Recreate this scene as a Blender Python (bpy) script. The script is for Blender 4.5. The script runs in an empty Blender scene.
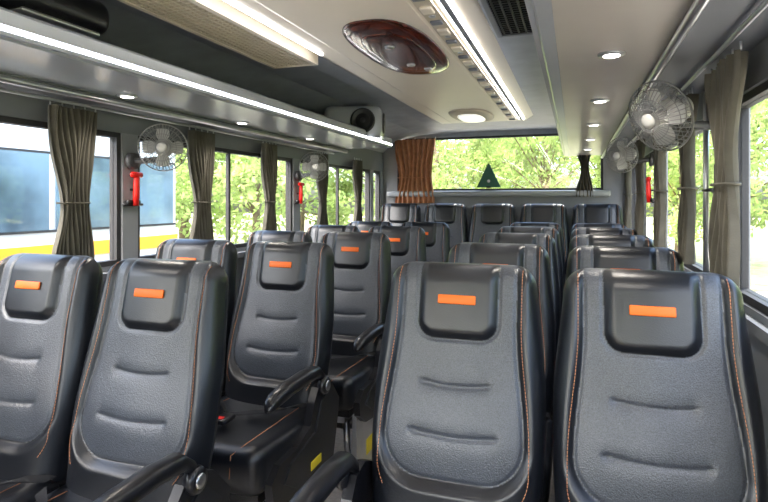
import bpy, bmesh, math, random
from mathutils import Vector, Matrix
random.seed(7)
C = bpy.context
COL = C.scene.collection

# ---------------------------------------------------------------- materials
def mat(name, col, rough=0.5, metal=0.0, var=0.12, nscale=8.0, bump=0.0, bscale=200.0, emis=0.0, ecol=None, coat=0.0, sheen=0.0, spec=0.5, voro=False, speck=0.0):
    m = bpy.data.materials.new(name); m.use_nodes = True
    nt = m.node_tree; b = nt.nodes['Principled BSDF']
    tc = nt.nodes.new('ShaderNodeTexCoord')
    n = nt.nodes.new('ShaderNodeTexNoise'); n.inputs['Scale'].default_value = nscale; n.inputs['Detail'].default_value = 4
    nt.links.new(tc.outputs['Object'], n.inputs['Vector'])
    r = nt.nodes.new('ShaderNodeValToRGB')
    r.color_ramp.elements[0].position = 0.3; r.color_ramp.elements[1].position = 0.7
    r.color_ramp.elements[0].color = tuple(c*(1-var) for c in col)+(1,)
    r.color_ramp.elements[1].color = tuple(min(1, c*(1+var)) for c in col)+(1,)
    nt.links.new(n.outputs['Fac'], r.inputs['Fac'])
    colout = r.outputs['Color']
    if speck:
        n2 = nt.nodes.new('ShaderNodeTexNoise'); n2.inputs['Scale'].default_value = 420; n2.inputs['Detail'].default_value = 1
        nt.links.new(tc.outputs['Object'], n2.inputs['Vector'])
        mr = nt.nodes.new('ShaderNodeMapRange'); mr.inputs['From Min'].default_value=.35; mr.inputs['From Max'].default_value=.65
        mr.inputs['To Min'].default_value=1-speck; mr.inputs['To Max'].default_value=1+speck
        nt.links.new(n2.outputs['Fac'], mr.inputs['Value'])
        vm = nt.nodes.new('ShaderNodeVectorMath'); vm.operation='SCALE'
        nt.links.new(colout, vm.inputs[0]); nt.links.new(mr.outputs['Result'], vm.inputs['Scale'])
        colout = vm.outputs['Vector']
    nt.links.new(colout, b.inputs['Base Color'])
    b.inputs['Roughness'].default_value = rough; b.inputs['Metallic'].default_value = metal
    b.inputs['Specular IOR Level'].default_value = spec
    if coat: b.inputs['Coat Weight'].default_value = coat; b.inputs['Coat Roughness'].default_value = 0.08
    if sheen: b.inputs['Sheen Weight'].default_value = sheen; b.inputs['Sheen Roughness'].default_value = 0.4
    if bump:
        if voro:
            t = nt.nodes.new('ShaderNodeTexVoronoi'); o = 'Distance'
        else:
            t = nt.nodes.new('ShaderNodeTexNoise'); o = 'Fac'
        t.inputs['Scale'].default_value = bscale
        nt.links.new(tc.outputs['Object'], t.inputs['Vector'])
        bp = nt.nodes.new('ShaderNodeBump'); bp.inputs['Strength'].default_value = bump; bp.inputs['Distance'].default_value = 0.002
        nt.links.new(t.outputs[o], bp.inputs['Height']); nt.links.new(bp.outputs['Normal'], b.inputs['Normal'])
    if emis:
        b.inputs['Emission Color'].default_value = (ecol or col)+(1,)
        b.inputs['Emission Strength'].default_value = emis
    return m

M = {}
M['leather'] = mat('black_leather', (0.007,0.0085,0.012), 0.33, bump=0.18, bscale=350, spec=0.65)
M['fabric']  = mat('slate_perforated', (0.048,0.055,0.068), 0.36, bump=0.3, bscale=300, voro=True, spec=0.8, sheen=0.08, var=.2, nscale=5, speck=.4)
M['orange']  = mat('orange_tag', (0.95,0.17,0.012), 0.5, var=0.05)
M['stitch']  = mat('orange_thread', (0.62,0.26,0.12), 0.7)
M['plastic'] = mat('black_plastic', (0.010,0.010,0.012), 0.28, bump=0.1, bscale=300)
M['metal']   = mat('brushed_metal', (0.55,0.56,0.58), 0.3, 1.0)
M['yellow']  = mat('yellow_label', (0.8,0.65,0.03), 0.5)
M['strap']   = mat('belt_webbing', (0.015,0.015,0.017), 0.7, bump=0.4, bscale=500)
M['cream']   = mat('cream_panel', (0.76,0.68,0.55), 0.36, var=0.03, nscale=2)
M['beige']   = mat('beige_plastic', (0.55,0.48,0.36), 0.45, var=0.05)
M['dgrey']   = mat('blue_grey_lining', (0.26,0.285,0.32), 0.45, bump=0.1, bscale=300)
M['grey']    = mat('grey_rack_panel', (0.36,0.38,0.41), 0.22, var=0.04, nscale=3)
M['greige']  = mat('greige_panel', (0.49,0.455,0.41), 0.25, var=0.04, nscale=3)
M['wall']    = mat('grey_wall_panel', (0.26,0.27,0.29), 0.6, var=0.05, bump=0.1)
M['pillar']  = mat('grey_pillar', (0.17,0.18,0.20), 0.5, var=0.05)
M['rubber']  = mat('window_rubber', (0.03,0.03,0.033), 0.6)
M['floor']   = mat('grey_vinyl_floor', (0.50,0.47,0.45), 0.45, var=0.15, nscale=60)
M['led']     = mat('led_strip', (0.97,0.97,1.0), 0.4, emis=14.0, var=0.0)
M['lamp']    = mat('lamp_lens', (1.0,0.95,0.85), 0.4, emis=8.0, var=0.0)
M['softlamp']= mat('frosted_lens', (0.9,0.88,0.82), 0.3, emis=0.8, var=0.0)
M['alu']     = mat('aluminium_trim', (0.62,0.63,0.65), 0.28, 0.9)
M['wood']    = mat('glossy_burl_wood', (0.075,0.013,0.005), 0.15, var=0.8, nscale=16, coat=0.5)
M['dark']    = mat('dark_slot', (0.006,0.006,0.007), 0.8)
M['curtain'] = mat('olive_curtain', (0.112,0.103,0.080), 0.85, var=0.15, nscale=20, bump=0.3, bscale=300, sheen=0.08)
M['rcurtain']= mat('rust_curtain', (0.48,0.22,0.11), 0.8, var=0.2, nscale=20, bump=0.3, bscale=300, sheen=0.3)
M['fanw']    = mat('fan_grey_plastic', (0.55,0.55,0.54), 0.35)
M['fandark'] = mat('fan_dark_plastic', (0.08,0.08,0.085), 0.35)
M['wire']    = mat('fan_wire', (0.30,0.30,0.30), 0.3, 0.6)
M['red']     = mat('red_plastic', (0.75,0.015,0.01), 0.35)
M['green']   = mat('green_plastic', (0.03,0.13,0.09), 0.5)
M['white']   = mat('white_paint', (0.72,0.74,0.75), 0.25, var=0.03, coat=0.3)
M['bluegl']  = mat('coach_blue_glass', (0.12,0.19,0.24), 0.12, var=0.6, nscale=1.6, coat=0.3)  # paler base colour stands in for reflections on the parked coach's windows
M['ostripe'] = mat('orange_stripe', (0.85,0.44,0.03), 0.4)
M['asph']    = mat('asphalt', (0.34,0.32,0.28), 0.9, var=0.25, nscale=3, bump=0.5, bscale=50)
M['grass']   = mat('dry_grass', (0.30,0.30,0.14), 0.9, var=0.4, nscale=3)
M['bark']    = mat('bark', (0.16,0.12,0.08), 0.9, var=0.3, bump=0.8, bscale=30)

def leafmat(name, col):
    m = bpy.data.materials.new(name); m.use_nodes = True
    nt = m.node_tree; nt.nodes.clear()
    out = nt.nodes.new('ShaderNodeOutputMaterial')
    d = nt.nodes.new('ShaderNodeBsdfDiffuse'); t = nt.nodes.new('ShaderNodeBsdfTranslucent')
    mix = nt.nodes.new('ShaderNodeMixShader'); mix.inputs[0].default_value = 0.55
    n = nt.nodes.new('ShaderNodeTexNoise'); n.inputs['Scale'].default_value = 1.3
    tc = nt.nodes.new('ShaderNodeTexCoord'); nt.links.new(tc.outputs['Object'], n.inputs['Vector'])
    r = nt.nodes.new('ShaderNodeValToRGB')
    r.color_ramp.elements[0].position = .35; r.color_ramp.elements[1].position = .65
    r.color_ramp.elements[0].color = tuple(c*0.6 for c in col)+(1,)
    r.color_ramp.elements[1].color = tuple(min(1,c*1.5) for c in col)+(1,)
    nt.links.new(n.outputs['Fac'], r.inputs['Fac'])
    nt.links.new(r.outputs['Color'], d.inputs['Color']); nt.links.new(r.outputs['Color'], t.inputs['Color'])
    nt.links.new(d.outputs[0], mix.inputs[1]); nt.links.new(t.outputs[0], mix.inputs[2]); nt.links.new(mix.outputs[0], out.inputs['Surface'])
    return m
M['leaf'] = leafmat('leaves', (0.40,0.50,0.20))

def glassmat(name, tint, refl=0.05):
    m = bpy.data.materials.new(name); m.use_nodes = True
    nt = m.node_tree; nt.nodes.clear()
    out = nt.nodes.new('ShaderNodeOutputMaterial')
    t = nt.nodes.new('ShaderNodeBsdfTransparent'); t.inputs[0].default_value = tint+(1,)
    g = nt.nodes.new('ShaderNodeBsdfGlossy'); g.inputs['Roughness'].default_value = 0.03
    mix = nt.nodes.new('ShaderNodeMixShader'); mix.inputs[0].default_value = refl
    nt.links.new(t.outputs[0], mix.inputs[1]); nt.links.new(g.outputs[0], mix.inputs[2]); nt.links.new(mix.outputs[0], out.inputs['Surface'])
    return m
M['glass'] = glassmat('window_glass', (0.95,0.97,0.97))

# ---------------------------------------------------------------- mesh builder
class MB:
    def __init__(s): s.v=[]; s.f=[]; s.m=[]; s.mats=[]; s.sm=[]
    def mi(s, k):
        if k not in s.mats: s.mats.append(k)
        return s.mats.index(k)
    def add(s, vs, fs, k, T=None, smooth=True):
        o=len(s.v); i=s.mi(k) if isinstance(k,str) else None
        for p in vs:
            p=Vector(p); s.v.append(tuple(T@p) if T else tuple(p))
        for j,f in enumerate(fs):
            s.f.append(tuple(a+o for a in f)); s.m.append(i if i is not None else s.mi(k[j])); s.sm.append(smooth)
    def box(s, x0,x1,y0,y1,z0,z1,k, T=None):
        vs=[(x,y,z) for z in (z0,z1) for y in (y0,y1) for x in (x0,x1)]
        s.add(vs,[(0,2,3,1),(4,5,7,6),(0,1,5,4),(2,6,7,3),(0,4,6,2),(1,3,7,5)],k,T,False)
    def rbox(s, c, d, r, k, seg=3, T=None, fn=None):
        bm=bmesh.new(); bmesh.ops.create_cube(bm,size=1)
        for v in bm.verts: v.co=Vector((v.co.x*d[0],v.co.y*d[1],v.co.z*d[2]))
        bmesh.ops.bevel(bm,geom=bm.edges[:]+bm.verts[:],offset=min(r,min(d)*.49),segments=seg,profile=.5,affect='EDGES')
        bm.verts.index_update()
        vs=[v.co.copy() for v in bm.verts]
        if fn: vs=[fn(v) for v in vs]
        vs=[v+Vector(c) for v in vs]
        s.add(vs,[[v.index for v in f.verts] for f in bm.faces],k,T); bm.free()
    def prism(s, poly, axis, a0, a1, k, T=None, smooth=False):
        n=len(poly); vs=[]
        for a in (a0,a1):
            for (p,q) in poly:
                vs.append({'x':(a,p,q),'y':(p,a,q),'z':(p,q,a)}[axis])
        fs=[tuple(range(n)),tuple(range(2*n-1,n-1,-1))]+[(i,(i+1)%n,n+(i+1)%n,n+i) for i in range(n)]
        s.add(vs,fs,k,T,smooth)
    def tube(s, pts, r, k, n=8, T=None, closed=False, caps=True):
        pts=[Vector(p) for p in pts]; N=len(pts)
        rs=r if isinstance(r,(list,tuple)) else [r]*N
        vs=[];fs=[]; up=None
        for i,p in enumerate(pts):
            if closed: d=pts[(i+1)%N]-pts[i-1]
            else: d=pts[min(i+1,N-1)]-pts[max(i-1,0)]
            d.normalize()
            if up is None:
                up=Vector((0,0,1)) if abs(d.z)<.9 else Vector((1,0,0))
            a=d.cross(up).normalized(); b=a.cross(d).normalized(); up=b
            for j in range(n):
                t=2*math.pi*j/n; vs.append(p+(a*math.cos(t)+b*math.sin(t))*rs[i])
        for i in range(N if closed else N-1):
            for j in range(n):
                fs.append((i*n+j,i*n+(j+1)%n,((i+1)%N)*n+(j+1)%n,((i+1)%N)*n+j))
        if not closed and caps:
            fs.append(tuple(range(n))); fs.append(tuple((N-1)*n+j for j in range(n)))
        s.add(vs,fs,k,T)
    def lathe(s, prof, k, n=24, T=None):   # profile (r,z)
        vs=[];fs=[]
        for (r,z) in prof:
            for j in range(n):
                t=2*math.pi*j/n; vs.append((r*math.cos(t),r*math.sin(t),z))
        for i in range(len(prof)-1):
            for j in range(n): fs.append((i*n+j,i*n+(j+1)%n,(i+1)*n+(j+1)%n,(i+1)*n+j))
        fs.append(tuple(range(n))); fs.append(tuple((len(prof)-1)*n+j for j in range(n)))
        s.add(vs,fs,k,T)
    def mesh(s, name):
        me=bpy.data.meshes.new(name); me.from_pydata(s.v,[],s.f)
        for k in s.mats: me.materials.append(M[k])
        for p,i,sm in zip(me.polygons,s.m,s.sm): p.material_index=i; p.use_smooth=sm
        bm=bmesh.new(); bm.from_mesh(me); bmesh.ops.recalc_face_normals(bm,faces=bm.faces)
        bm.to_mesh(me); bm.free(); me.update()
        return me
    def obj(s, name, loc=(0,0,0), parent=None):
        o=bpy.data.objects.new(name,s.mesh(name)); o.location=loc; COL.objects.link(o)
        if parent: o.parent=parent
        return o
def inst(name, me, loc, rot=(0,0,0), sc=(1,1,1), parent=None):
    o=bpy.data.objects.new(name,me); o.location=loc; o.rotation_euler=rot; o.scale=sc; COL.objects.link(o)
    if parent: o.parent=parent
    return o
def ss(a,b,x):
    t=max(0,min(1,(x-a)/(b-a))); return t*t*(3-2*t)

EYE=1.27; XL=-1.85; XR=0.43; YF=-1.4; YB=5.35; ZC=1.93

# ---------------------------------------------------------------- seat
H=0.707; REC=math.radians(13); PZ=.408
def halfw(h):
    w=.222-.026*ss(.36,.71,h)-.016*ss(.28,0,h)
    r=.060
    if h>H-r: w-= r-math.sqrt(max(0,r*r-(h-(H-r))**2))
    return max(w,.02)
def xi(h): return .150+.024*ss(.55,.25,h)
def sdf(x,h,hw,h0,r):
    qx=abs(x)-(hw-r); qy=(h0+r)-h
    return math.hypot(max(qx,0),max(qy,0))+min(max(qx,qy),0)-r
def depth(x,h):
    w=halfw(h); u=min(1,abs(x)/w)
    e=(max(0,1-u**6))**.5
    s=min(1,max(0,(H-h)/.06)); e*=math.sqrt(max(0,1-(1-s)**2))*1.0
    s=min(1,max(0,h/.05)); e*=math.sqrt(max(0,1-(1-s)**2))
    d=.048+.014*math.exp(-((h-.26)/.12)**2)+.006*math.exp(-(x/.09)**2)
    sp=sdf(x,h,xi(h),.165,.10)
    d+=.024*ss(-.004,.030,sp) - .006*math.exp(-(sp/.004)**2)
    pd=sdf(x,h,.104,.505,.045)
    d+=.013*ss(.002,-.022,pd) - .006*math.exp(-((pd-.002)/.004)**2)
    for (hc,hw) in ((.395,.088),(.275,.110)):
        c=hc-.008*(1-(x/hw)**2)
        if abs(x)<hw+.01:
            k=ss(hw+.01,hw-.01,abs(x)); d-=.005*k*math.exp(-((h-c)/.0045)**2)+.003*k*math.exp(-((h-c)/.02)**2)
    return d*e
def bk(x,h,d):
    return Vector((x, -d*math.cos(REC)+h*math.sin(REC), PZ+h*math.cos(REC)+d*math.sin(REC)))

def seat_mesh(side,tag=True):
    b=MB(); NU=96; NV=150
    us=[math.sin(math.pi/2*(-1+2*i/NU))*.35+(-1+2*i/NU)*.65 for i in range(NU+1)]
    hs=[]
    for j in range(NV+1):
        t=j/NV; hs.append(H*(t*.8+.2*math.sin(math.pi/2*t)))
    vs=[]; fs=[]; ks=[]
    for h in hs:
        w=halfw(h)
        for u in us: vs.append(bk(u*w,h,depth(u*w,h)))
    W=NU+1
    for j in range(NV):
        for i in range(NU):
            fs.append((j*W+i,j*W+i+1,(j+1)*W+i+1,(j+1)*W+i))
            h=(hs[j]+hs[j+1])/2; x=(us[i]+us[i+1])/2*halfw(h)
            ks.append('fabric' if sdf(x,h,xi(h),.165,.10)<0 and sdf(x,h,.104,.505,.045)>0 else 'leather')
    b.add(vs,fs,ks)
    vs=[];fs=[]; nu=24; nv=24
    for j in range(nv+1):
        h=H*(j/nv*.7+.3*math.sin(math.pi/2*j/nv)); w=halfw(h)
        for i in range(nu+1):
            u=math.sin(math.pi/2*(-1+2*i/nu)); e=(max(0,1-abs(u)**5))**.5
            s=min(1,(H-h)/.07); e*=math.sqrt(max(0,1-(1-s)**2))
            vs.append(bk(u*w,h,-.055*e))
    for j in range(nv):
        for i in range(nu): fs.append((j*(nu+1)+i,(j+1)*(nu+1)+i,(j+1)*(nu+1)+i+1,j*(nu+1)+i+1))
    b.add(vs,fs,'leather')
    for sg in (-1,1):
        h=.14
        while h<.685:
            p=[]
            for hh in (h,h+.006):
                x=sg*(xi(hh)+.013 if hh>.2 else xi(hh)+.013-.02*((.2-hh)/.06)**2)
                p.append(bk(x,hh,depth(x,hh)+.0004))
            b.tube(p,.0010,'stitch',4); h+=.008
    if tag:
        d0=depth(0,.602)
        T=Matrix.Translation(bk(0,.604,d0+.0015))@Matrix.Rotation(-REC,4,'X')
        b.rbox((0,0,0),(.099,.006,.0235),.0029,'orange',2,T)
    def cf(v):
        v=v.copy(); t=(.235-v.y)/.47
        if v.z>0: v.z+= .016*(abs(v.x)/.22)**3 - .012*math.exp(-((v.y+.02)/.18)**2) + .014*t
        return v
    bm=bmesh.new(); bmesh.ops.create_cube(bm,size=1)
    for v in bm.verts: v.co=Vector((v.co.x*.440,v.co.y*.47,v.co.z*.14))
    bmesh.ops.bevel(bm,geom=bm.edges[:]+bm.verts[:],offset=.05,segments=6,profile=.5,affect='EDGES')
    bmesh.ops.subdivide_edges(bm,edges=[e for e in bm.edges if e.calc_length()>.1],cuts=12,use_grid_fill=True)
    bm.verts.index_update()
    b.add([cf(v.co)+Vector((0,-.215,.425)) for v in bm.verts],[[v.index for v in f.verts] for f in bm.faces],'leather'); bm.free()
    for sg in (-1,1):
        b.tube([(sg*.15,-.06,.503),(sg*.155,-.25,.512),(sg*.15,-.40,.513),(sg*.12,-.445,.488),(sg*.12,-.453,.42)],.0012,'stitch',5)
    b.box(-.2,.2,-.42,.02,.335,.365,'plastic')
    for x in (-.15,.15):
        b.box(x-.02,x+.02,-.40,-.02,.30,.34,'metal')
        b.tube([(x,-.34,.32),(x,-.30,.012)],.016,'metal',10)
        b.tube([(x,-.05,.32),(x,-.09,.012)],.016,'metal',10)
        b.box(x-.03,x+.03,-.36,-.04,0,.016,'metal')
    b.tube([(-.15,-.19,.2),(.15,-.19,.2)],.012,'metal',8)
    b.rbox((0,-.20,.25),(.24,.16,.07),.02,'plastic')
    def ribbon(pts,w):
        vs=[];fs=[]
        for p,n in pts:
            p=Vector(p); n=Vector(n).normalized(); vs+= [p-n*w/2,p+n*w/2]
        for i in range(len(pts)-1): fs.append((2*i,2*i+1,2*i+3,2*i+2))
        o=len(vs); v2=[v+Vector((0,0,.0025)) for v in vs]
        f2=[tuple(a+o for a in f) for f in fs]
        b.add(vs+v2,fs+f2,'strap')
    ribbon([((.205,-.02,.50),(0,1,0)),((.17,-.09,.525),(.3,1,0)),((.10,-.15,.515),(.5,1,0)),((.02,-.17,.508),(.1,1,0)),((-.06,-.22,.508),(.6,1,0)),((-.10,-.29,.512),(1,.6,0))],.045)
    ribbon([((-.205,-.02,.50),(0,1,0)),((-.17,-.12,.528),(-.3,1,0)),((-.10,-.17,.520),(-.5,1,0)),((-.03,-.25,.514),(-.9,.6,0))],.045)
    b.rbox((-.02,-.28,.522),(.05,.075,.018),.006,'plastic',2)
    b.rbox((-.02,-.30,.533),(.025,.02,.004),.002,'red',1)
    if side:
        X=side*.234; dz=-.034 if side>0 else -.044; dy=-.075 if side>0 else -.10
        vs=[]
        prof=[(.045,.605,.016),(.02,.66,.022),(-.02,.688,.026),(-.10,.694,.027),(-.22,.692,.027),(-.30,.684,.025),(-.335,.674,.020),(-.35,.664,.008)]
        n=14; fs=[]
        for (y,z,r) in prof:
            for j in range(n):
                t=2*math.pi*j/n
                vs.append((X+1.0*r*math.copysign(abs(math.cos(t))**.7,math.cos(t)), y+dy, z+dz+r*.85*math.copysign(abs(math.sin(t))**.7,math.sin(t))))
        for i in range(len(prof)-1):
            for j in range(n): fs.append((i*n+j,i*n+(j+1)%n,(i+1)*n+(j+1)%n,(i+1)*n+j))
        fs+= [tuple(range(n)),tuple((len(prof)-1)*n+j for j in range(n))]
        b.add(vs,fs,'plastic')
        T=Matrix.Translation((X+side*.022,.02+dy,.63+dz))@Matrix.Rotation(math.pi/2*side,4,'Y')
        b.lathe([(.030,-.02),(.034,-.004),(.030,.008),(.012,.010)],'plastic',20,T)
        b.lathe([(.018,.008),(.018,.012),(.006,.013)],'metal',16,T)
        poly=[(.10,.50),(.03,.58),(-.03,.605),(-.085,.595),(-.12,.55),(-.15,.48),(-.24,.445),(-.36,.44),(-.41,.40),(-.40,.34),(-.33,.29),(-.20,.27),(-.10,.22),(-.02,.20),(.04,.28),(.09,.44)]
        xa,xb=sorted((side*.215,side*.243))
        b.prism(poly,'x',xa,xb,'plastic')
        xa,xb=sorted((side*.243,side*.250))
        b.prism([(.055,.50),(-.02,.57),(-.065,.54),(-.12,.45),(-.30,.415),(-.34,.37),(-.26,.32),(-.1,.29),(-.02,.27),(.03,.33)],'x',xa,xb,'leather')
        b.box(min(side*.250,side*.252),max(side*.250,side*.252),-.16,-.08,.33,.36,'yellow')
        b.box(min(side*.19,side*.21),max(side*.19,side*.21),-.36,-.04,0,.34,'metal')
        b.box(min(side*.21,side*.212),max(side*.21,side*.212),-.24,-.14,.10,.17,'yellow')
    return b.mesh('bus_seat')
SM={s:seat_mesh(s) for s in (-1,0,1)}; SM[9]=seat_mesh(0,False)
def seat(x,ytag,z=0,side=0):
    return inst('bus_seat',SM[side],(x,ytag-.08,z))
for r in range(5):
    yl=1.25+.725*r; yr=1.43+.74*r
    seat(-1.115,yl,0,1); seat(-1.57,yl,0,0)
    seat(.17,yr if r<4 else yr-.05,0,0); seat(-.29,yr if r<4 else yr-.05,0,-1)
for i in range(5):
    seat(-1.60+.445*i,5.08,.14,9)

# ---------------------------------------------------------------- floor, ceiling, walls
b=MB(); b.box(XL-.06,XR+.06,YF,YB+.06,-.08,0,'floor'); b.obj('floor')
b=MB(); b.box(-.850,-.830,YF+.1,4.40,0,.004,'yellow'); b.box(-.565,-.545,YF+.1,4.40,0,.004,'yellow'); b.obj('trim_1')
b=MB(); b.box(XL+.01,XR-.01,4.58,YB-.01,0,.14,'floor'); b.obj('floor_step')

out=[(XL-.06,1.76),(-1.78,1.94),(-1.5,1.99),(.07,1.99),(.35,1.94),(XR+.06,1.76)]
inn=[(XR-.0,1.75),(.30,1.86),(.02,1.915),(-.20,1.93),(-1.23,1.93),(-1.45,1.915),(-1.73,1.86),(XL,1.75)]
b=MB(); b.prism(out+inn,'y',YF,YB+.06,'dgrey'); b.obj('ceiling')

PIL=[(-1.4,-1.3),(.33,.43),(1.90,1.99),(3.44,3.54),(4.98,5.06),(5.27,5.35)]
SILL=0.99; HEAD=1.56
def side_wall(name,x0,x1,inner):
    b=MB()
    b.box(x0,x1,YF,YB+.06,0,SILL,'pillar'); b.box(x0,x1,YF,YB+.06,HEAD,1.76,'pillar')
    for a,c in PIL: b.box(x0,x1,a,c,SILL,HEAD,'wall')
    xa,xb=sorted((inner,inner+(.045 if inner<-1 else -.02)))
    b.box(xa,xb,YF+.02,YB-.02,SILL-.05,SILL-.02,'pillar')
    return b.obj(name)
side_wall('wall_left',XL-.06,XL,XL); side_wall('wall_right',XR,XR+.06,XR)
wn=1
for (xc) in (XL-.03,XR+.03):
    for i in range(len(PIL)-1):
        y0=PIL[i][1]; y1=PIL[i+1][0]
        if y1-y0<.15: continue
        b=MB(); t=.022
        b.box(xc-.02,xc+.02,y0,y1,SILL,SILL+t,'rubber'); b.box(xc-.02,xc+.02,y0,y1,HEAD-t,HEAD,'rubber')
        b.box(xc-.02,xc+.02,y0,y0+t,SILL+t,HEAD-t,'rubber'); b.box(xc-.02,xc+.02,y1-t,y1,SILL+t,HEAD-t,'rubber')
        if y1-y0>1: b.box(xc-.010,xc+.010,(y0+y1)/2-.010,(y0+y1)/2+.010,SILL+t,HEAD-t,'rubber')
        b.box(xc-.003,xc+.003,y0+t,y1-t,SILL+t,HEAD-t,'glass')
        b.obj('window_%d'%wn); wn+=1
RW0,RW1,RZ0,RZ1=-1.70,.24,1.36,1.885
b=MB()
b.box(XL,XR,YB,YB+.06,0,RZ0,'wall'); b.box(XL,RW0,YB,YB+.06,RZ0,1.95,'wall'); b.box(RW1,XR,YB,YB+.06,RZ0,1.95,'wall')
b.box(RW0,RW1,YB,YB+.06,RZ1,1.95,'dgrey')
b.rbox((-.75,YB-.03,RZ0-.03),(2.1,.06,.06),.02,'grey')
b.obj('wall_back')
b=MB(); yc=YB+.03; t=.02
b.box(RW0,RW1,yc-.02,yc+.02,RZ0,RZ0+t,'rubber'); b.box(RW0,RW1,yc-.02,yc+.02,RZ1-t,RZ1,'rubber')
b.box(RW0,RW0+t,yc-.02,yc+.02,RZ0+t,RZ1-t,'rubber'); b.box(RW1-t,RW1,yc-.02,yc+.02,RZ0+t,RZ1-t,'rubber')
b.box(RW0+t,RW1-t,yc-.003,yc+.003,RZ0+t,RZ1-t,'glass'); b.obj('window_%d'%wn); wn+=1
b=MB()
b.box(XL-.06,XR+.06,YF-.06,YF,-.08,.95,'wall'); b.box(XL-.06,XL+.08,YF-.06,YF,.95,1.97,'pillar'); b.box(XR-.08,XR+.06,YF-.06,YF,.95,1.97,'pillar')
b.box(XL+.08,XR-.08,YF-.06,YF,1.80,1.97,'pillar'); b.obj('wall_front')  # unseen front end; windshield opening sized to limit frontal light on the seats
b=MB(); b.box(XL+.08,XR-.08,YF-.035,YF-.028,.95,1.80,'glass'); b.obj('window_%d'%wn)

# ---------------------------------------------------------------- centre ceiling panel + LED + reading lights
CX0,CX1=-1.05,-.345
b=MB()
b.prism([(CX0-.05,1.929),(CX0,1.905),(CX0+.02,1.893),(CX1-.02,1.893),(CX1,1.905),(CX1+.04,1.929)],'y',YF+.05,4.45,'cream')
b.prism([(CX0+.10,1.894),(CX0+.12,1.886),(CX1-.15,1.886),(CX1-.13,1.894)],'y',YF+.1,4.40,'cream')
b.obj('ceiling_panel')
b=MB()
b.box(CX1-.030,CX1-.018,YF+.1,4.35,1.886,1.8925,'led'); b.box(CX1-.062,CX1-.056,YF+.1,4.35,1.889,1.8925,'led')
b.box(CX1-.054,CX1-.034,YF+.1,4.35,1.888,1.8925,'pillar')
b.box(CX0+.024,CX0+.034,YF+.1,2.15,1.886,1.8925,'led'); b.obj('led_strip_light')
b=MB(); y=1.0
b.box(-.475,-.418,.8,4.3,1.879,1.886,'beige')
while y<4.2:
    b.rbox((-.447,y,1.876),(.04,.06,.010),.004,'cream',2); b.lathe([(.012,0),(.010,-.005)],'metal',12,Matrix.Translation((-.447,y+.07,1.880)))
    b.rbox((-.447,y+.13,1.876),(.04,.035,.010),.004,'pillar',2); y+=.24
b.obj('reading_light_console')
def oval(b,cx,cy,hx,hy,z,drop,k,n=2.6,rings=6,N=48):
    vs=[];fs=[]
    for i in range(rings+1):
        s=math.cos(i/rings*math.pi/2*.999); zz=z-drop*math.sin(i/rings*math.pi/2)
        s=s**.55
        for j in range(N):
            t=2*math.pi*j/N
            vs.append((cx+s*hx*math.copysign(abs(math.cos(t))**(2/n),math.cos(t)),cy+s*hy*math.copysign(abs(math.sin(t))**(2/n),math.sin(t)),zz))
    for i in range(rings):
        for j in range(N): fs.append((i*N+j,i*N+(j+1)%N,(i+1)*N+(j+1)%N,(i+1)*N+j))
    fs.append(tuple(range(N))); fs.append(tuple(rings*N+j for j in range(N)))
    b.add(vs,fs,k)
b=MB(); oval(b,-.68,2.20,.165,.43,1.886,.018,'wood',2.6)
oval(b,-.68,2.20,.11,.31,1.870,.007,'wood',2.8)
for dy in (-.16,.14):
    b.lathe([(.020,0),(.018,-.005),(.010,-.007)],'alu',16,Matrix.Translation((-.68,2.20+dy,1.864)))
b.rbox((-.63,2.45,1.863),(.03,.05,.006),.002,'alu',1)
b.obj('ceiling_lamp_console')
b=MB(); oval(b,-.71,4.02,.15,.30,1.886,.025,'beige',2.6); oval(b,-.71,4.02,.09,.20,1.864,.012,'softlamp',2.6); b.obj('ceiling_light')
def vent(name,x0,x1,y0,y1,z0,z1,kf,kb,nx):
    b=MB()
    t=.018
    b.box(x0,x1,y0,y0+t,z0,z1,kf); b.box(x0,x1,y1-t,y1,z0,z1,kf); b.box(x0,x0+t,y0+t,y1-t,z0,z1,kf); b.box(x1-t,x1,y0+t,y1-t,z0,z1,kf)
    b.box(x0+t,x1-t,y0+t,y1-t,z1-.006,z1,'dark')
    n=int((y1-y0)/.022)
    for i in range(1,n): 
        y=y0+(y1-y0)*i/n; b.box(x0+t,x1-t,y-.0035,y+.0035,z0+.004,z1-.008,kb)
    for i in range(1,nx):
        x=x0+(x1-x0)*i/nx; b.box(x-.003,x+.003,y0+t,y1-t,z0+.002,z0+.012,kb)
    b.obj(name)
vent('air_vent',-1.29,-1.072,.85,2.22,1.865,1.912,'cream','beige',9)
vent('air_vent',-.275,-.115,.75,2.12,1.882,1.915,'pillar','plastic',6)
b=MB(); b.rbox((-1.52,1.22,1.84),(.28,.34,.11),.045,'plastic',5); b.rbox((-1.50,1.22,1.785),(.2,.26,.014),.006,'alu',3); b.obj('ceiling_speaker')

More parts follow.
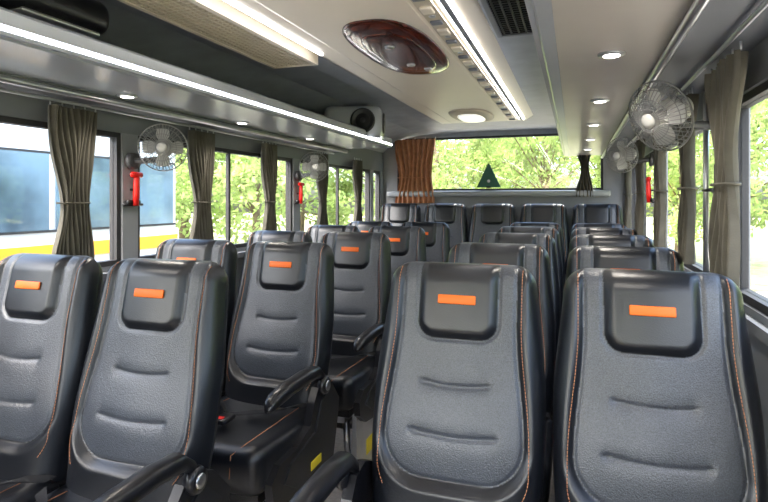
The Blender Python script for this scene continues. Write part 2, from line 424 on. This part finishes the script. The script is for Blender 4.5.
# ---------------------------------------------------------------- luggage racks
def rack(sgn,wallx,edgex,y0,y1,kpan,dz=0):
    b=MB(); s=sgn
    xr=wallx+s*.20
    lo,hi=sorted((xr,edgex-s*.02))
    b.box(lo,hi,y0,y1,1.672+dz,1.690+dz,kpan)
    lo,hi=sorted((wallx+s*.002,xr)); b.box(lo,hi,y0,y1,1.655+dz,1.69+dz,'pillar')
    nose=[(edgex-s*.045,1.668),(edgex-s*.012,1.668),(edgex,1.680),(edgex+s*.004,1.70),(edgex,1.735),(edgex-s*.012,1.745),(edgex-s*.03,1.745),(edgex-s*.045,1.735)]
    b.prism([(p,q+dz) for p,q in nose],'y',y0,y1,'grey')
    lo,hi=sorted((edgex+s*.001,edgex+s*.007)); b.box(lo,hi,y0+.01,y1-.01,1.687+dz,1.696+dz,'led')
    lo,hi=sorted((edgex+s*.001,edgex+s*.009)); b.box(lo,hi,y0+.01,y1-.01,1.699+dz,1.706+dz,'grey')
    lo,hi=sorted((edgex-s*.006,edgex+s*.007)); b.box(lo,hi,y0+.01,y1-.01,1.674+dz,1.683+dz,'grey')
    b.tube([(xr,y0,1.652+dz),(xr,y1,1.652+dz)],.012,'alu',10)
    b.tube([(xr-s*.11,y0,1.640+dz),(xr-s*.11,y1,1.640+dz)],.006,'alu',8)
    for y in (y0,y1-.02):
        lo,hi=sorted((wallx+s*.002,edgex-s*.02)); b.box(lo,hi,y,y+.02,1.69+dz,1.745+dz,'grey')
    xd=-1.58 if s>0 else .095
    y=.89
    while y<y1-.1:
        T=Matrix.Translation((xd,y,1.672+dz))
        b.lathe([(.036,0),(.036,-.004),(.026,-.006)],'alu',20,T); b.lathe([(.024,-.004),(.022,-.0075)],'lamp',16,T)
        y+=.755
    b.obj('luggage_rack')
rack(1,XL,-1.29,YF+.05,3.92,'grey',-.012)
rack(-1,XR,-.09,YF+.05,YB-.02,'greige')

b=MB(); T=Matrix.Translation((-1.42,3.53,1.790))@Matrix.Rotation(math.radians(14),4,'Z')
b.rbox((0,0,0),(.38,.34,.205),.04,'grey',4,T)
T2=T@Matrix.Translation((.07,-.172,0))@Matrix.Rotation(math.pi/2,4,'X')
b.lathe([(.082,-.01),(.082,.006),(.070,.010),(.062,.004),(.02,.002),(.018,.008)],'plastic',28,T2)
b.lathe([(.05,.0),(.045,.006)],'dark',24,T2)
T3=T@Matrix.Translation((.192,-.02,0))@Matrix.Rotation(math.pi/2,4,'Y')
b.lathe([(.07,-.01),(.07,.006),(.06,.010),(.02,.002),(.018,.008)],'plastic',28,T3)
b.obj('speaker_box')

# ---------------------------------------------------------------- curtains
def curtain(x,y,axis,w0,w1,w2,z0,z1,k='curtain',tie=.62,N=9,amp=.02):
    b=MB(); nz=34; ns=72; vs=[];fs=[]
    for j in range(nz+1):
        t=j/nz
        if t<tie: w=w0+(w1-w0)*ss(0,tie,t)**1.0
        else: w=w1+(w2-w1)*ss(tie,1,t)
        z=z0+(z1-z0)*t
        for i in range(ns+1):
            s=-1+2*i/ns
            off=amp*(.55+.45*w/max(w0,w2))*math.sin(s*N*math.pi+.5*math.sin(3*t+s*4))+.006*math.sin(s*5+t*9)
            al=s*w/2+.006*math.sin(t*7+s*3)
            vs.append((x+off,y+al,z) if axis=='y' else (x+al,y+off,z))
    for j in range(nz):
        for i in range(ns): fs.append((j*(ns+1)+i,j*(ns+1)+i+1,(j+1)*(ns+1)+i+1,(j+1)*(ns+1)+i))
    b.add(vs,fs,k)
    zt=z0+(z1-z0)*tie
    pts=[]
    for i in range(20):
        a=2*math.pi*i/20; u=math.cos(a)*(w1/2+.008); v=math.sin(a)*(amp+.008)
        pts.append((x+v,y+u,zt) if axis=='y' else (x+u,y+v,zt))
    b.tube(pts,.004,k,6,closed=True)
    for i in range(5):
        u=-w0/2+w0*i/4
        p=(x,y+u,z0) if axis=='y' else (x+u,y,z0)
        b.tube([p,(p[0],p[1],p[2]+.02)],.003,'alu',5)
    b.obj('window_curtain')
for y,w0,w1,w2 in ((1.60,.20,.12,.16),(2.36,.19,.12,.15),(3.02,.15,.10,.12),(3.78,.16,.10,.13),(4.5,.16,.1,.14)):
    curtain(XL+.06,y,'y',w0,w1,w2,1.615,1.04)
for y,w0,w1,w2 in ((1.68,.30,.15,.22),(2.20,.18,.10,.14),(2.85,.2,.12,.16),(3.7,.22,.12,.18),(4.5,.2,.12,.16)):
    curtain(XR-.055,y,'y',w0,w1,w2,1.63,1.05,tie=.55,N=7,amp=.02)
curtain(-1.50,YB-.05,'x',.42,.34,.40,1.87,1.24,'rcurtain',tie=.6,N=8,amp=.022)
curtain(.08,YB-.05,'x',.24,.07,.16,1.87,1.30,'curtain',tie=.55,N=6)

# ---------------------------------------------------------------- fans
def fan_head():
    b=MB(); R=.105
    for y,r in ((-.050,.02),(-.048,.035),(-.040,.06),(-.024,.085),(0,R),(.022,.085),(.035,.06)):
        n=36; b.tube([(r*math.cos(2*math.pi*i/n),y,r*math.sin(2*math.pi*i/n)) for i in range(n)],.003 if r==R else .0013,'wire',5,closed=True)
    for i in range(44):
        a=2*math.pi*i/44; c,s=math.cos(a),math.sin(a)
        b.tube([(r*c,y,r*s) for y,r in ((-.050,.02),(-.048,.04),(-.040,.065),(-.024,.088),(-.008,.101),(0,R))],.0012,'wire',4)
    for i in range(24):
        a=2*math.pi*i/24; c,s=math.cos(a),math.sin(a)
        b.tube([(r*c,y,r*s) for y,r in ((0,R),(.016,.094),(.03,.07),(.04,.04))],.0012,'wire',4)
    RX=Matrix.Rotation(math.pi/2,4,'X')
    b.lathe([(.022,.046),(.022,.052),(.010,.055)],'fanw',20,RX)
    b.lathe([(.018,-.02),(.020,.0),(.018,.022),(.008,.028)],'fanw',20,RX)
    b.lathe([(.030,-.030),(.040,-.036),(.042,-.075),(.034,-.105),(.015,-.115)],'fanw',24,RX)
    for k in range(4):
        vs=[];fs=[]; n=8
        for i in range(n+1):
            r=.016+.070*i/n; wd=.5*(.35+.65*math.sin(math.pi*(.15+.75*i/n)))*1.6
            for j in range(7):
                a=k*math.pi/2+(-.5+j/6)*wd*1.3
                vs.append((r*math.cos(a),-.002+.016*(-.5+j/6)*(1.3-.3*i/n)+.0,r*math.sin(a)))
        for i in range(n):
            for j in range(6): fs.append((i*7+j,i*7+j+1,(i+1)*7+j+1,(i+1)*7+j))
        b.add(vs,fs,'fanw')
    return b.mesh('fan_head')
FM=fan_head()
def fan(p,face,wallp,sc=1.0):
    e=bpy.data.objects.new('wall_fan',None); COL.objects.link(e); e.location=p
    f=Vector(face).normalized(); q=f.to_track_quat('-Y','Z')
    h=inst('cage_and_blades',FM,(0,0,0),parent=e); h.rotation_euler=q.to_euler(); h.scale=(sc,sc,sc)
    b=MB(); back=-f*.09; w=Vector(wallp)-Vector(p)
    b.tube([back,back+Vector((0,0,-.05)),w+Vector((-(w.x)*.15,0,0)),w],[.013,.014,.014,.016],'fandark',10)
    T=Matrix.Translation(w)@Matrix.Rotation(math.pi/2,4,'Y')
    b.lathe([(.038,-.012),(.038,.0),(.034,.012),(.015,.014)],'fandark',20,T)
    b.obj('bracket',parent=e)
fan((-1.67,1.94,1.495),(.55,-.8,-.08),(XL+.016,1.945,1.44),.95)
fan((-1.67,3.40,1.495),(.55,-.8,-.08),(XL+.016,3.49,1.44),.95)
fan((.24,1.84,1.520),(-.65,-.6,-.32),(XR-.016,1.945,1.50),1.02)
fan((.25,3.42,1.525),(-.6,-.8,-.12),(XR-.016,3.49,1.50),.95)

def hammer(x,y,z,s):
    b=MB()
    b.rbox((x+s*.014,y,z-.075),(.024,.075,.022),.006,'plastic',2)
    b.tube([(x+s*.014,y-.055,z-.085),(x+s*.014,y+.055,z-.085)],.007,'plastic',8)
    b.tube([(x+s*.03,y,z-.09),(x+s*.032,y,z-.04),(x+s*.034,y,z+.03),(x+s*.034,y,z+.045)],[.012,.014,.012,.009],'red',12)
    b.tube([(x+s*.034,y-.035,z+.045),(x+s*.034,y-.025,z+.045),(x+s*.034,y+.025,z+.045),(x+s*.034,y+.035,z+.045)],[.003,.013,.013,.003],'red',12)
    b.tube([(x+s*.003,y,z-.02),(x+s*.034,y,z-.02)],.006,'plastic',8)
    b.obj('emergency_hammer')
hammer(XL,1.945,1.335,1); hammer(XL,3.49,1.335,1); hammer(XR,3.49,1.345,-1)
b=MB(); b.rbox((XR-.014,1.945,1.30),(.024,.08,.02),.005,'plastic',2); b.tube([(XR-.02,1.92,1.30),(XR-.05,1.90,1.30),(XR-.05,1.97,1.30)],.005,'plastic',8); b.tube([(XR-.02,1.945,1.22),(XR-.02,1.945,1.38)],.006,'plastic',8)
b.obj('coat_hook')
b=MB(); b.tube([(XR-.03,2.03,1.0),(XR-.03,2.03,1.62)],.009,'alu',10); b.rbox((XR-.017,2.03,1.0),(.03,.03,.03),.005,'plastic'); b.rbox((XR-.017,2.03,1.62),(.03,.03,.03),.005,'plastic'); b.obj('grab_rail')

b=MB()
def rt(w,h,z0): return [(-.78-w,z0),(-.78+w,z0),(-.775,z0+h),(-.785,z0+h)]
b.prism(rt(.115,.23,1.39),'y',YB-.012,YB-.004,'green'); b.lathe([(.015,0),(.013,.003)],'alu',16,Matrix.Translation((-.78,YB-.012,1.45))@Matrix.Rotation(math.pi/2,4,'X'))
b.box(-.80,-.76,YB-.012,YB+.012,1.385,1.40,'plastic')
b.obj('triangular_sign')

# ---------------------------------------------------------------- outside
GZ=-1.0
b=MB(); b.box(-60,60,-40,80,GZ-.1,GZ,'asph'); b.obj('ground')
b=MB(); b.box(-60,-9,-40,80,GZ,GZ+.06,'grass'); b.box(6,60,-40,80,GZ,GZ+.06,'grass'); b.box(-9,6,16,80,GZ,GZ+.06,'grass'); b.obj('grass_verge')
b=MB()
b.rbox((-5.2,1.2,GZ+1.62),(2.4,7.5,2.65),.18,'white',5)
for i in range(5):
    b.box(-4.01,-3.985,-2.4+1.45*i,-2.4+1.45*i+1.38,1.03,1.64,'bluegl')
b.box(-4.01,-3.988,-2.45,4.82,1.01,1.03,'rubber'); b.box(-4.01,-3.988,-2.45,4.82,1.64,1.66,'rubber')
b.box(-4.01,-3.986,-2.5,4.85,.79,.91,'ostripe')
b.box(-6.0,-4.3,4.93,4.965,GZ+1.5,GZ+2.5,'bluegl')
for y in (-1.2,3.6):
    for x in (-4.15,-6.25):
        T=Matrix.Translation((x,y,GZ+.48))@Matrix.Rotation(math.pi/2,4,'Y')
        b.lathe([(.3,-.15),(.48,-.14),(.48,.14),(.3,.15),(.12,.12)],'rubber',28,T)
b.obj('parked_coach')
def tree_mesh(seed,h=5.5,R=2.4,n=6500):
    rnd=random.Random(seed); b=MB()
    b.tube([(0,0,0),(.08,.03,h*.3),(-.05,.1,h*.55),(.05,0,h*.8)],[.16,.12,.08,.03],'bark',10)
    cl=[]
    for i in range(30):
        a=rnd.uniform(0,6.28); r=R*math.sqrt(rnd.random())*.85; z=h*.22+rnd.random()*h*.72
        c=Vector((r*math.cos(a),r*math.sin(a),z)); cl.append((c,rnd.uniform(.5,1.0)))
        if i%2==0: b.tube([(0,0,h*.3+.3*(z-h*.3)),c*.6+Vector((0,0,z*.3)),c],[.03,.02,.008],'bark',5)
    vs=[];fs=[]
    for i in range(n):
        c,cr=rnd.choice(cl); d=Vector((rnd.gauss(0,1),rnd.gauss(0,1),rnd.gauss(0,1))).normalized()*cr*rnd.random()**.4
        p=c+d; a=Vector((rnd.gauss(0,1),rnd.gauss(0,1),rnd.gauss(0,1))).normalized(); q=a.orthogonal().normalized(); s=rnd.uniform(.06,.13)
        o=len(vs); vs+= [p-a*s,p+q*s*.5,p+a*s,p-q*s*.5]; fs.append((o,o+1,o+2,o+3))
    b.add(vs,fs,'leaf',smooth=False)
    return b.mesh('tree')
TM=[tree_mesh(i) for i in range(3)]
rnd=random.Random(3)
spots=[(-11.5,3),(-11,7.5),(-10.5,11),(-8.5,13.5),(-12,15),(-4.5,18.5),(-1,20),(3,19),(7.5,14),(-13,5),(-12,-1),(-14,9),
       (8,3),(8.5,6.5),(8,9.5),(9.5,1),(10,5),(-7,21),(1,23),(-2.5,25),(5,21),(11,9),(-10,19),(-16,16),(-3,-16),(2,-18)]
for i,(x,y) in enumerate(spots):
    s=rnd.uniform(.85,1.3); inst('tree',TM[i%3],(x,y,GZ+.06 if (x<-9 or x>6 or y>16) else GZ),(0,0,rnd.uniform(0,6)),(s,s,s*rnd.uniform(.85,1.1)))

# ---------------------------------------------------------------- lights & world
def lamp(kind,name,loc,energy,**k):
    l=bpy.data.lights.new(name,kind); l.energy=energy
    for a,v in k.items(): setattr(l,a,v)
    o=bpy.data.objects.new(name,l); o.location=loc; COL.objects.link(o); return o
s=lamp('SUN','sun',(0,0,10),6.5,angle=math.radians(3),color=(1,.95,.86)); s.rotation_euler=(math.radians(-28),math.radians(16),0)
for y in (.89,1.645,2.4,3.155,3.91):
    if y<3.9: lamp('SPOT','downlight_bulb',(-1.58,y,1.65),12,spot_size=2.4,spot_blend=.7,shadow_soft_size=.03,color=(1,.92,.82))
    lamp('SPOT','downlight_bulb',(.095,y,1.66),12,spot_size=2.4,spot_blend=.7,shadow_soft_size=.03,color=(1,.92,.82))
w=bpy.data.worlds.new('sky'); C.scene.world=w; w.use_nodes=True
nt=w.node_tree; bg=nt.nodes['Background']; sk=nt.nodes.new('ShaderNodeTexSky'); sk.sky_type='NISHITA'
sk.sun_disc=False; sk.sun_elevation=math.radians(50); sk.sun_rotation=math.radians(200); sk.air_density=1.0; sk.dust_density=5.0
nt.links.new(sk.outputs[0],bg.inputs[0]); bg.inputs[1].default_value=1.5
try:
    C.scene.view_settings.view_transform='Standard'; C.scene.view_settings.look='None'; C.scene.view_settings.exposure=0.08
except Exception as ex: print(ex)

# ---------------------------------------------------------------- camera
cam=bpy.data.cameras.new('camera'); co=bpy.data.objects.new('camera',cam); COL.objects.link(co)
co.location=(0,0,EYE); co.rotation_euler=(math.radians(90),0,math.radians(19))
cam.sensor_width=36; cam.lens=26.0; cam.shift_y=-51/768; cam.clip_start=.02
C.scene.camera=co
